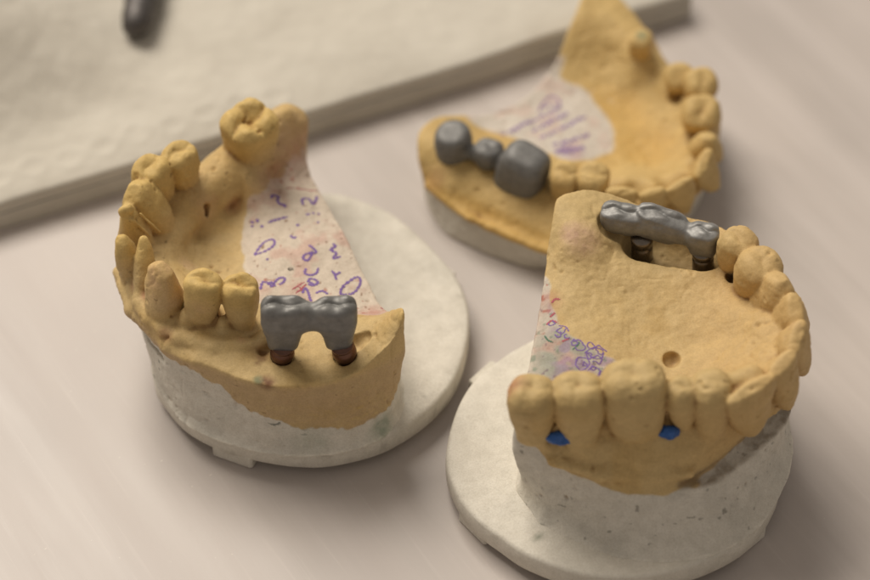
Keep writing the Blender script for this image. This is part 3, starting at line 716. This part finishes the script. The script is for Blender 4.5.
    bvh = build_cast(root, (12, -86, 5), (81, -5, 52), 7.5, top, bot, 8, 24, H, teeth, {'pre': pre, 'post': post, 'tb': .2, 'rough': .13, 'ridge': .16, 'ridge_mask': lambda V: sm(V[:, 2], 32, 34) * (1 - sm(V[:, 2], 38, 41))}, color, stone, lambda X, Y, z: 1.6 * math.exp(-max(z - 8, 0) / 2.0) * sm(X - .5 * Y, 50, 62) + 1.5 * math.exp(-max(z - 8, 0) / 1.8))
    def pcol(V):
        C = np.tile(PLASTER * 1.04, (len(V), 1)); C = blend(C, PLASTER_G, .3 * sm(fbm(V, 12, 73, 3), .0, .7))
        return blend(C, (.10, .13, .08), .9 * spot(V, (21.5, -76, 8), .9, .6))
    plate(root, [(2.3,-54.9),(4.5,-42.5),(8.6,-33.4),(14.1,-27.6),(18.5,-24),(28,-18),(40,-15),(54,-17),(66,-25),(71.5,-37),(73.4,-48),(73.2,-57),(70.2,-67.2),(64,-76.5),(54,-83),(42,-86.5),(30,-86),(19.3,-81.4),(13.3,-76.5),(8.2,-71.4),(4.2,-64.3)], 2.3, 8.,
          [(9.9,-67.6,-52,9,6),(63.6,-71.2,44,9,6),(12,-29,50,8,6),(70,-28,-50,8,6)], pcol)
    for a, b in (((44.20,-19.57,28.50), (43.62,-20.06,38.20)), ((56.82,-23.22,30.50), (56.27,-23.58,37.60))):
        lathe("implant_post", a, b, [(0, 2.2), (.05, 2.3), (.62, 2.3), (.68, 2.2), (.70, 1.9), (.76, 1.9), (.78, 2.35), (1, 2.4)], M_STEEL, root)
    for p in [((25.9, -69.6, 31.5), (3.9, 1.2, 1.6)), ((46.7, -68.3, 31.1), (2.6, 1.3, 1.9))]:
        c, r = p
        f = Field(np.array(c) - 4.5, np.array(c) + 4.5, .22); f.apply(Blob(c, r, 5), 'add', .1)
        v, q = surface_nets(f.D, f.lo, f.h); v = relax(v, q, 1); n = vert_normals(v, q); v = v + n * (fbm(v, 2.2, 4, 3) * .5)[:, None]
        mesh_obj("wax_spot", v, q, M_WAX, root)
    Zx = plane_map([[7.4387, 0.0, 16.11781], [0.0, -10.58756, -6.65829], [0.0, 0.01258, 1.0]])
    S = [[(190,460),(200,450),(225,455),(228,472),(205,485),(190,470),(195,455)], [(215,440),(240,425),(268,430),(265,450),(240,452),(225,440)], [(225,485),(245,475),(262,485),(255,500)], [(270,480),(285,470),(300,475),(295,492),(275,492),(270,478)], [(250,510),(265,505),(270,520)], [(180,410),(200,405),(215,420)], [(140,360),(160,365),(170,380)]]
    q = np.random.RandomState(4); 
    for cx, cy in ((150,375),(165,395),(185,412),(205,425),(230,445),(250,455),(262,430),(285,478),(240,478),(215,470),(305,490),(265,495),(120,352),(140,385),(235,420)):
        a0, rr, m = q.uniform(0, 6), q.uniform(7, 15), q.randint(7, 12)
        S.append([(cx + rr * (1 + .3 * q.randn()) * math.cos(a0 + k * .75), cy + rr * .7 * (1 + .3 * q.randn()) * math.sin(a0 + k * .75)) for k in range(m)])
    ribbon(root, "handwriting", [[Zx(*p) for p in s] for s in S], bvh, M_INK, .36, label="tangled purple scribble")
    Gs = [[(100,385),(110,398),(125,405)], [(180,430),(195,420),(200,410)], [(300,460),(320,475),(342,484)], [(220,500),(235,508),(245,520)]]
    for s in Gs: ribbon(root, "green_pencil_mark", [[Zx(*p) for p in s]], bvh, M_INK_GREEN, .5, .06)
    Rs = [[(105,355),(120,345),(135,352)], [(120,300),(130,290),(145,292)], [(115,335),(130,325)], [(65,515),(80,505),(95,512)], [(150,405),(170,400)]]
    for s in Rs: ribbon(root, "red_pencil_mark", [[Zx(*p) for p in s]], bvh, M_INK_RED, .6, .06)

    br = thing("metal_bridge", "shiny grey metal bridge of three units on dark steel posts, on the right cast", "dental bridge", (47.55,-21.08,35.00), "metal bridges on the casts")
    ud = dir2((37.95,-17.70,40.00), (56.14,-22.98,40.00))
    build_bridge(br, [("pontic", T((39.29,-17.51,38.60), (38.94,-18.31,44.80), 8.6, 5.6, 'bar', ud, 1.1, 3.6, rnd=.5)), ("crown", T((46.62,-19.18,38.20), (47.85,-19.68,45.00), 10.8, 5.8, 'bar', ud, 1.1, 3.6, seed=5, rnd=.5)), ("crown", T((56.36,-23.00,37.00), (56.04,-23.08,44.00), 6.4, 6.0, 'bar', ud, 1.0, 3.0, rnd=.6))],
                 [Capsule((38.29,-18.39,41.00), (47.25,-19.86,41.00), 2.3, 2.5), Capsule((47.25,-19.86,41.00), (55.51,-22.69,40.30), 2.5, 2.2)], [], M_METAL_B, rough=.09)

# ================================================================== blurred cast at the back
def cast_back():
    root = thing("dental_cast", "low yellow dental cast with white base standing directly on the table behind the others", "dental cast", (32, 38, 0), "dental casts on the table")
    top = [(-3.95,32.92,9.00), (-1.61,25.65,9.00), (7.97,14.97,9.00), (19.19,7.04,9.00), (26.30,3.29,9.00), (38,8.2), (48,11), (56,18), (62.26,23.66,10.00), (65.44,34.82,12.00), (66.82,46.25,14.00), (65.32,55.91,15.00), (60.53,58.72,15.00), (55.48,61.55,15.00), (52.71,68.28,16.00), (48.01,74.80,16.00), (42.90,81.31,18.00), (37.60,82.05,18.00), (33.70,72.62,16.00), (30.38,64.79,14.00), (26.15,57.75,13.00), (18.87,49.78,12.00), (8.21,44.62,12.00), (1.17,41.86,13.00), (-2.56,37.50,12.00)]
    bot = [(-2.3,30.4), (1.2,19), (9,12.5), (19.4,7.8), (26.7,6.2), (40,6.5), (51,12), (59,22), (63,34), (63,46), (57,56), (51,63), (47,72), (42,79), (36,78), (33,68), (28,56), (20,47), (8,41), (1,38)]
    H = TPS([(-1.15,30.04,15.00), (2.30,29.52,15.50), (8.02,26.75,15.00), (14.86,23.98,14.50), (21.58,18.01,14.00), (28.33,15.30,13.50), (-2.30,25.95,10.00), (5.71,18.65,9.50), (16.98,10.34,9.50), (25.46,5.93,9.50), (3.43,21.64,12.00), (14.76,14.73,11.50),
        (10.51,40.39,11.50), (19.97,45.00,11.00), (26.02,51.20,11.00), (34.17,47.74,11.00), (38.57,39.75,10.50), (31.46,37.54,11.00), (24.40,35.34,11.50), (36.93,58.85,12.00), (33.39,61.95,14.00), (35.83,68.84,19.00), (39.63,74.95,20.00), (44.19,68.84,19.00), (48.62,61.04,18.00), (41.74,61.95,14.00),
        (48.62,54.13,11.50), (50.41,41.97,10.00), (42.84,31.37,10.50), (56.75,33.15,12.00), (51.73,26.54,12.00), (59.38,40.61,14.50), (57.63,50.34,15.00), (54.39,56.21,16.00), (61.18,33.36,15.00), (59.50,24.50,14.00), (52.38,19.01,13.00), (44.36,17.58,12.50), (36.35,16.30,12.50), (39.18,27.56,11.00), (55.19,46.14,12.50), (52.11,56.11,14.50), (61.75,39.20,19.00), (62.33,48.21,19.50), (59.55,45.28,16.50), (57.48,51.23,18.00), (62.16,31.36,18.50), (63.42,43.75,19.50), (63.03,34.50,19.00), (59.85,52.07,18.50), (60.19,37.96,17.00), (57.63,22.45,16.00), (49.85,17.92,16.00), (43.16,18.93,15.00), (60.74,28.49,16.50), (63,22,10), (54,13,9.5), (40,7,9), (66,34,11), (66,46,12), (60,56,13), (55,64,13)], .6)
    d = dir2
    teeth = [T((29.40,18.73,12.00), (29.19,16.33,22.00), 6.6, 8.0, 'premolar', d((22.48,15.16,20.00), (35.84,11.97,20.00)), .7), T((35.75,17.30,11.50), (35.65,15.50,22.50), 7.4, 9.0, 'premolar', d((28.05,13.56,20.00), (42.48,10.39,20.00)), .6),
        T((42.50,15.69,11.50), (41.72,10.15,21.50), 7.4, 6.5, 'incisor', d((35.81,11.34,20.00), (45.83,10.39,20.00))), T((49.53,15.37,11.50), (48.34,9.33,22.00), 6.2, 6.5, 'incisor', d((45.37,10.07,20.00), (51.74,11.97,20.00))), T((55.95,16.80,12.00), (54.51,11.86,22.00), 7.6, 6.5, 'incisor', d((51.29,11.97,20.00), (58.29,16.12,20.00))),
        T((61.58,22.62,12.00), (60.36,18.90,22.00), 8.4, 7.5, 'incisor', d((58.27,15.80,20.00), (62.78,25.51,20.00)), low=.05), T((62.33,31.12,13.00), (62.08,26.90,21.50), 6.4, 8.5, 'canine', d((62.73,24.86,20.00), (64.01,33.11,20.00)), low=.1), T((61.74,40.46,14.00), (61.40,36.87,21.50), 9.0, 9.5, 'premolar', d((63.89,31.45,20.00), (64.39,44.92,20.00)), .8),
        T((62.22,49.11,15.50), (61.96,45.84,22.30), 8.0, 8.0, 'premolar', d((64.61,41.51,20.00), (62.19,53.55,20.00)), .7), T((57.78,53.27,15.50), (57.32,50.28,19.50), 7.0, 7.0, 'dome', (1, .3)), T((48.89,61.75,18.00), (48.71,59.81,23.50), 5.6, 6.0, 'dome', (1, -.5))]
    for q in (0, ): teeth[-1].label = "small rounded stump at the far end"
    pre = [(Capsule((-1.15,24.85,8.50), (7.98,14.82,8.50), 1.1), 'add', 1.0), (Capsule((7.98,14.82,8.50), (25.45,4.39,8.50), 1.1), 'add', 1.0), (Capsule((3.88,18.29,10.50), (23.64,6.21,10.50), .9), 'cut', 2.0), (Blob((56.72,49.20,13.50), (1.6, 1.6, 1.6)), 'cut', 1.), (Blob((59.05,35.56,14.50), (2, 2, 1.6)), 'cut', 1.)]
    sz = TPS([(-3,30,7.6), (1,19,7.6), (10,13,7.6), (20,8,7.6), (27,6,7.6), (45,9,8), (60,24,9), (65,40,9), (60,55,9), (45,75,9), (35,70,12), (20,46,10.5), (3,38,11), (30,30,6)], .5)
    wpoly = [(26.24,59.91,12.00), (31.38,64.84,13.00), (29.76,57.64,11.50), (35.62,54.68,11.00), (38.96,48.97,10.50), (41.45,41.44,10.50), (40.68,34.71,10.50), (35.88,31.52,11.00), (30.04,30.35,11.50), (25.48,33.15,12.00), (19.78,37.17,12.00), (14.00,39.86,12.00), (8.20,43.26,12.00), (10,46), (22,54)]
    def white(V): return in_poly(wpoly, V, .8, .6, 5) * (1 - sm(V[:, 2], 14, 15))
    def stone(V): return sm(V[:, 2] - sz(V[:, 0], V[:, 1]) + .35 * fbm(V, 5, 15, 3), -.25, .25) * (1 - white(V))
    def color(V, N):
        C = np.tile(PLASTER * .93, (len(V), 1)); s = stone(V)
        S = np.tile(STONE * (1., .97, .85), (len(V), 1)); S = blend(S, STONE2, .6 * sm(fbm(V, 8, 37, 3), -.2, .7)); S = blend(S, (.58, .36, .10), .6 * (1 - sm(V[:, 2], 9.5, 12)))
        C = blend(C, S, s); C = blend(C, (.60, .54, .47), white(V)); C = blend(C, PINK, .3 * white(V) * sm(fbm(V, 4, 42), 0, .5))
        C = blend(C, GREEN, .5 * spot(V, (48.69,59.96,24.00), 1.4)); C = blend(C, (.3, .14, .07), .4 * spot(V, (-0.69,23.92,12.00), 3)); C = blend(C, (.36, .22, .36), .35 * spot(V, (31.31,33.67,11.50), 3.2) * white(V))
        return C
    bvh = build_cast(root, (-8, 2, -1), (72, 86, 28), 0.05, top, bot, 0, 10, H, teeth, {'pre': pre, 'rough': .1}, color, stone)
    Zx = plane_map([[4.90737, 0.0, -5.92933], [0.0, -6.79398, 54.13479], [0.0, 0.00783, 1.0]])
    S = [[(620,100),(640,60),(680,25),(715,40),(730,66)], [(640,74),(690,60),(715,72)], [(712,310),(730,280),(765,268),(800,284),(770,300),(725,308)]]
    q = np.random.RandomState(9)
    for (x0, y0), (x1, y1), n in (((445,212),(735,72),30), ((590,190),(760,105),18), ((625,228),(850,120),24), ((690,262),(870,205),20), ((700,300),(840,268),16)):
        row = []
        for k in range(n):
            t = k / (n - 1); row.append((x0 + (x1 - x0) * t + q.uniform(-5, 5), y0 + (y1 - y0) * t + (10 if k % 2 else -10) * q.uniform(.4, 1.2)))
            if q.rand() < .22 and len(row) > 2: S.append(row); row = []
        if len(row) > 1: S.append(row)
    ribbon(root, "handwriting", [[Zx(*p) for p in s] for s in S], bvh, M_INK_PALE, .62, label="blurred rows of purple handwriting")
    br = thing("metal_bridge", "dark grey metal bridge with a ball-shaped end crown, on the blurred back cast", "dental bridge", (12.56,22.86,14.00), "metal bridges on the casts")
    ud = dir2((4.60,30.04,15.00), (20.25,20.23,15.00))
    build_bridge(br, [("crown", T((4.61,30.46,13.00), (3.87,29.01,22.00), 8.6, 9.2, 'dome', ud, p=2.1)), ("pontic", T((11.92,25.80,14.00), (12.29,26.63,20.50), 6.6, 7.4, 'pontic', ud, .6)), ("crown", T((18.65,22.91,7.50), (20.93,19.94,23.50), 11.4, 10.0, 'block', ud, .5, p=3.2, rnd=2.0))],
                 [Capsule((5.72,27.97,17.00), (12.12,26.51,16.50), 1.7), Capsule((12.12,26.51,16.50), (18.19,22.08,17.00), 1.8)], [], M_METAL_C)

cast_left(); cast_right(); cast_back()


# ------------------------------------------------------------------ table
def build_table():
    m, nt, b = new_mat("table_top"); co = coords(nt)
    mp = nd(nt, "ShaderNodeMapping"); mp.inputs["Rotation"].default_value = (0, 0, math.radians(58)); nt.links.new(co, mp.inputs["Vector"])
    mp2 = nd(nt, "ShaderNodeMapping"); mp2.inputs["Scale"].default_value = (7, 75, 1); nt.links.new(mp.outputs[0], mp2.inputs["Vector"])
    st = noise(nt, mp2.outputs[0], 1.0, 5, .6)
    big = noise(nt, co, 14, 3, .5)
    c = ramp(nt, st, [(.36, (.49, .44, .405)), (.64, (.545, .49, .455))])
    c2 = ramp(nt, big, [(.3, (.92, .92, .92)), (.7, (1.06, 1.05, 1.04))])
    c = mixc(nt, c, c2, 1., 'MULTIPLY')
    mp3 = nd(nt, "ShaderNodeMapping"); mp3.inputs["Scale"].default_value = (25, 700, 1); nt.links.new(mp.outputs[0], mp3.inputs["Vector"])
    scr = ramp(nt, noise(nt, mp3.outputs[0], 1.0, 2, .5), [(.62, (0, 0, 0)), (.70, (1, 1, 1))])
    sf = nd(nt, 'ShaderNodeMath'); sf.operation = 'MULTIPLY'; nt.links.new(scr, sf.inputs[0]); sf.inputs[1].default_value = .13
    c = mixc(nt, c, (.66, .60, .55), sf.outputs[0])
    du = ramp(nt, noise(nt, co, 850, 2, .5), [(.735, (0, 0, 0)), (.77, (.5, .5, .5))])
    c = mixc(nt, c, (.72, .67, .58), du)
    nt.links.new(c, b.inputs["Base Color"])
    r = nd(nt, "ShaderNodeMapRange"); r.inputs[1].default_value = .3; r.inputs[2].default_value = .7; r.inputs[3].default_value = .26; r.inputs[4].default_value = .48
    nt.links.new(st, r.inputs[0]); nt.links.new(r.outputs[0], b.inputs["Roughness"])
    b.inputs["Specular IOR Level"].default_value = .4
    bump(nt, b, noise(nt, co, 1200, 3), .06, .0001)
    n = 24; g = np.linspace(-700, 700, n + 1)
    V = [(a, bb, 0) for bb in g for a in g]
    F = [(j * (n + 1) + i, j * (n + 1) + i + 1, (j + 1) * (n + 1) + i + 1, (j + 1) * (n + 1) + i) for j in range(n) for i in range(n)]
    o = mesh_obj("table_top", V, F, m, smooth=False); tag(o, kind='structure')
build_table()

# ------------------------------------------------------------------ tray under paper towel
def build_tray():
    A, B = np.array((-99.9, 20.2)), np.array((64.5, 94.5))            # front top edge
    d = (B - A) / np.linalg.norm(B - A); nrm = np.array((-d[1], d[0]))
    L0, L1, DEP, HT = -60., np.linalg.norm(B - A), 190., 8.0
    # tray: slab with rounded corners
    def slab(off, z0, z1, bev):
        r = 12.; pts = []
        for cx, cy, a0 in ((L1 - off - r, off + r, -90), (L1 - off - r, DEP - off - r, 0), (L0 + off + r, DEP - off - r, 90), (L0 + off + r, off + r, 180)):
            for a in np.linspace(a0, a0 + 90, 9):
                pts.append((cx + r * math.cos(math.radians(a)), cy + r * math.sin(math.radians(a))))
        pts = np.array(pts); c = pts.mean(0); V, F = [], []; n = len(pts)
        for ins, z in ((bev, z0), (0, z0 + bev), (0, z1 - bev), (bev * .3, z1 - bev * .3), (bev, z1)):
            for p in pts:
                q = p + (c - p) / np.linalg.norm(c - p) * ins; w = A + d * q[0] + nrm * q[1]; V.append((w[0], w[1], z))
        for j in range(4):
            for i in range(n): F.append((j * n + i, j * n + (i + 1) % n, (j + 1) * n + (i + 1) % n, (j + 1) * n + i))
        F.append(tuple(range(n))[::-1]); F.append(tuple(range(4 * n, 5 * n)))
        return V, F
    V, F = slab(.8, 0.02, HT - 2.2, .8)
    mt = flat_material("grey_tray", (.30, .28, .25), .5, .08, 60)
    o = mesh_obj("tray", V, F, mt, origin=(0, 60, 0)); tag(o, "flat grey tray lying under the white paper towel", "tray")
    # towel: draped sheet following the slab, hanging over the front edge
    m, nt, b = new_mat("paper_towel"); co = coords(nt)
    c = ramp(nt, noise(nt, co, 60, 4), [(.3, (.52, .48, .41)), (.7, (.60, .56, .485))]); nt.links.new(c, b.inputs["Base Color"])
    b.inputs["Roughness"].default_value = .85; b.inputs["Specular IOR Level"].default_value = .15
    vo = nd(nt, "ShaderNodeTexVoronoi"); vo.feature = 'DISTANCE_TO_EDGE'; vo.inputs["Scale"].default_value = 150; nt.links.new(co, vo.inputs["Vector"])
    n1 = bump(nt, b, vo.outputs["Distance"], .35, .0008)
    n2 = bump(nt, b, noise(nt, co, 700, 4, .7), .5, .00022, n1)
    nu, nv = 240, 200; us = np.linspace(L0, L1 - 1.0, nu); vs = np.concatenate([np.linspace(-HT + .08, 0, 10, endpoint=False), np.linspace(0, DEP, nv - 10)])
    V = []
    for v in vs:
        for u in us:
            if v < 0: q, z = -0.15 - (.25 + .25 * math.sin(u * .21) + .2 * math.sin(u * .083)) * (-v / HT), HT + v
            else: q, z = v, HT + .25
            # rounded top edge
            if -2.5 < v < 5.0: z -= 1.5 * (1 - (v + 2.5) / 7.5) ** 2
            q += (.45 * math.sin(u * .052) + .25 * math.sin(u * .14 + 1)) * max(0, 1 - max(v, 0) / 20) - .45
            p = A + d * u + nrm * q; V.append([p[0], p[1], z])
    V = np.array(V); top = np.repeat(vs, nu) > 0
    vv = np.repeat(vs, nu); uu = np.tile(us, len(vs))
    fade = sm(vv, 0, 14)
    # a second fold of paper lying across the left corner, its edge running down to the right
    e = np.array((-97.61,42.71,8.00)[:2]); e2 = np.array((-68.41,61.46,8.00)[:2]); e3 = np.array((-81.69,90.70,8.00)[:2]); ref = np.array((-93.47,72.21,8.00)[:2])
    def side(p, q):
        t = (q - p) / np.linalg.norm(q - p); g = (ref[0] - p[0]) * (-t[1]) + (ref[1] - p[1]) * t[0]
        return ((V[:, 0] - p[0]) * (-t[1]) + (V[:, 1] - p[1]) * t[0]) * np.sign(g)
    V[:, 2] += np.where(top, (fbm(V * (1, 1, 0), 40, 1, 2) * 1.3 + fbm(V * (1, 1, 0), 13, 6, 2) * .3 + fbm(V * (1, 1, 0), 4, 8, 2) * .22) * fade, 0)
    V[:, 2] += np.where(top, fbm(V * (1, 1, 0), 22, 14, 2) * .35 * (1 - fade), 0)
    inside = smin(side(e, e2), side(e2, e3), 14.)
    V[:, 2] += np.where(top, np.clip(.62 * 3 * np.log1p(np.exp(np.clip(inside / 3, -20, 20))), 0, 30), 0)
    # row of embossed rings along the border
    for k in range(9):
        cu, cv = -L0 * 0 + 2 + k * 8.6, 7.5 + .6 * math.sin(k * 2.1)
        rr = np.sqrt(((uu - cu) / 1.15) ** 2 + (vv - cv) ** 2)
        V[:, 2] += np.where(top, .42 * np.exp(-((rr - 2.9) / .55) ** 2) - .2 * np.exp(-(rr / 1.8) ** 2), 0)
    F = [(j * nu + i, j * nu + i + 1, (j + 1) * nu + i + 1, (j + 1) * nu + i) for j in range(len(vs) - 1) for i in range(nu - 1)]
    o = mesh_obj("paper_towel", V, F, m, origin=(0, 60, 0)); tag(o, "white embossed paper towel laid over the flat tray in the back corner", "paper towel")
    r = thing("metal_instrument", "dark metal instrument with a rounded tip lying on the paper towel", "instrument", (-73.83,85.08,8.00))
    a, c_ = (-72.81,73.44,12.40), (-68.09,132.19,12.70)
    MT = metal_material('dark_instrument_metal', (.11, .10, .095), .5, .0001, .6)
    lathe("handle", a, c_, [(0, .2), (.006, 1.6), (.03, 3.2), (.1, 3.9), (.45, 4.2), (.5, 3.6), (.55, 4.2), (1, 4)], MT, r)
    lathe("collar", tuple(np.array(a) + (np.array(c_) - np.array(a)) * .2), tuple(np.array(a) + (np.array(c_) - np.array(a)) * .26), [(0, 4.1), (.1, 4.5), (.9, 4.5), (1, 4.1)], M_METAL_C, r)
build_tray()

# ------------------------------------------------------------------ camera and light
cam = bpy.data.cameras.new("camera"); co_ = bpy.data.objects.new("camera", cam); COL.objects.link(co_)
EL, DI, FPX = 47., 600., 2650.
e_ = math.radians(EL)
co_.location = (0, -math.cos(e_) * DI * MM, math.sin(e_) * DI * MM)
co_.rotation_euler = (math.radians(90 - EL), 0, 0)
cam.sensor_width = 36; cam.lens = 36 * FPX / 870; cam.clip_start = .01; cam.clip_end = 20
cam.dof.use_dof = True; cam.dof.aperture_fstop = 8.0
FOC = (-21.85,-34.55,34.00)
fw = np.array((0, math.cos(e_), -math.sin(e_)))
cam.dof.focus_distance = float((np.array(FOC) - np.array((0, -math.cos(e_) * DI, math.sin(e_) * DI))) @ fw) * MM
scene.camera = co_

def area(name, loc, target, size, power, col):
    l = bpy.data.lights.new(name, 'AREA'); l.shape = 'RECTANGLE'; l.size, l.size_y = size; l.energy = power; l.color = col
    o = bpy.data.objects.new(name, l); COL.objects.link(o); o.location = loc
    o.rotation_euler = (Vector(target) - Vector(loc)).to_track_quat('-Z', 'Y').to_euler(); return o
area("ceiling_lamp", (-.74, 1.0, 1.75), (-.0, 0, 0), (1.35, 1.1), 49, (1., .925, .82))
w = bpy.data.worlds.new("World"); scene.world = w; w.use_nodes = True
bg = w.node_tree.nodes["Background"]; bg.inputs[0].default_value = (1., .90, .80, 1); bg.inputs[1].default_value = .30
scene.view_settings.view_transform = 'Standard'; scene.view_settings.look = 'None'; scene.view_settings.exposure = 0
scene.render.engine = 'CYCLES'; scene.cycles.max_bounces = 6; scene.cycles.use_denoising = True
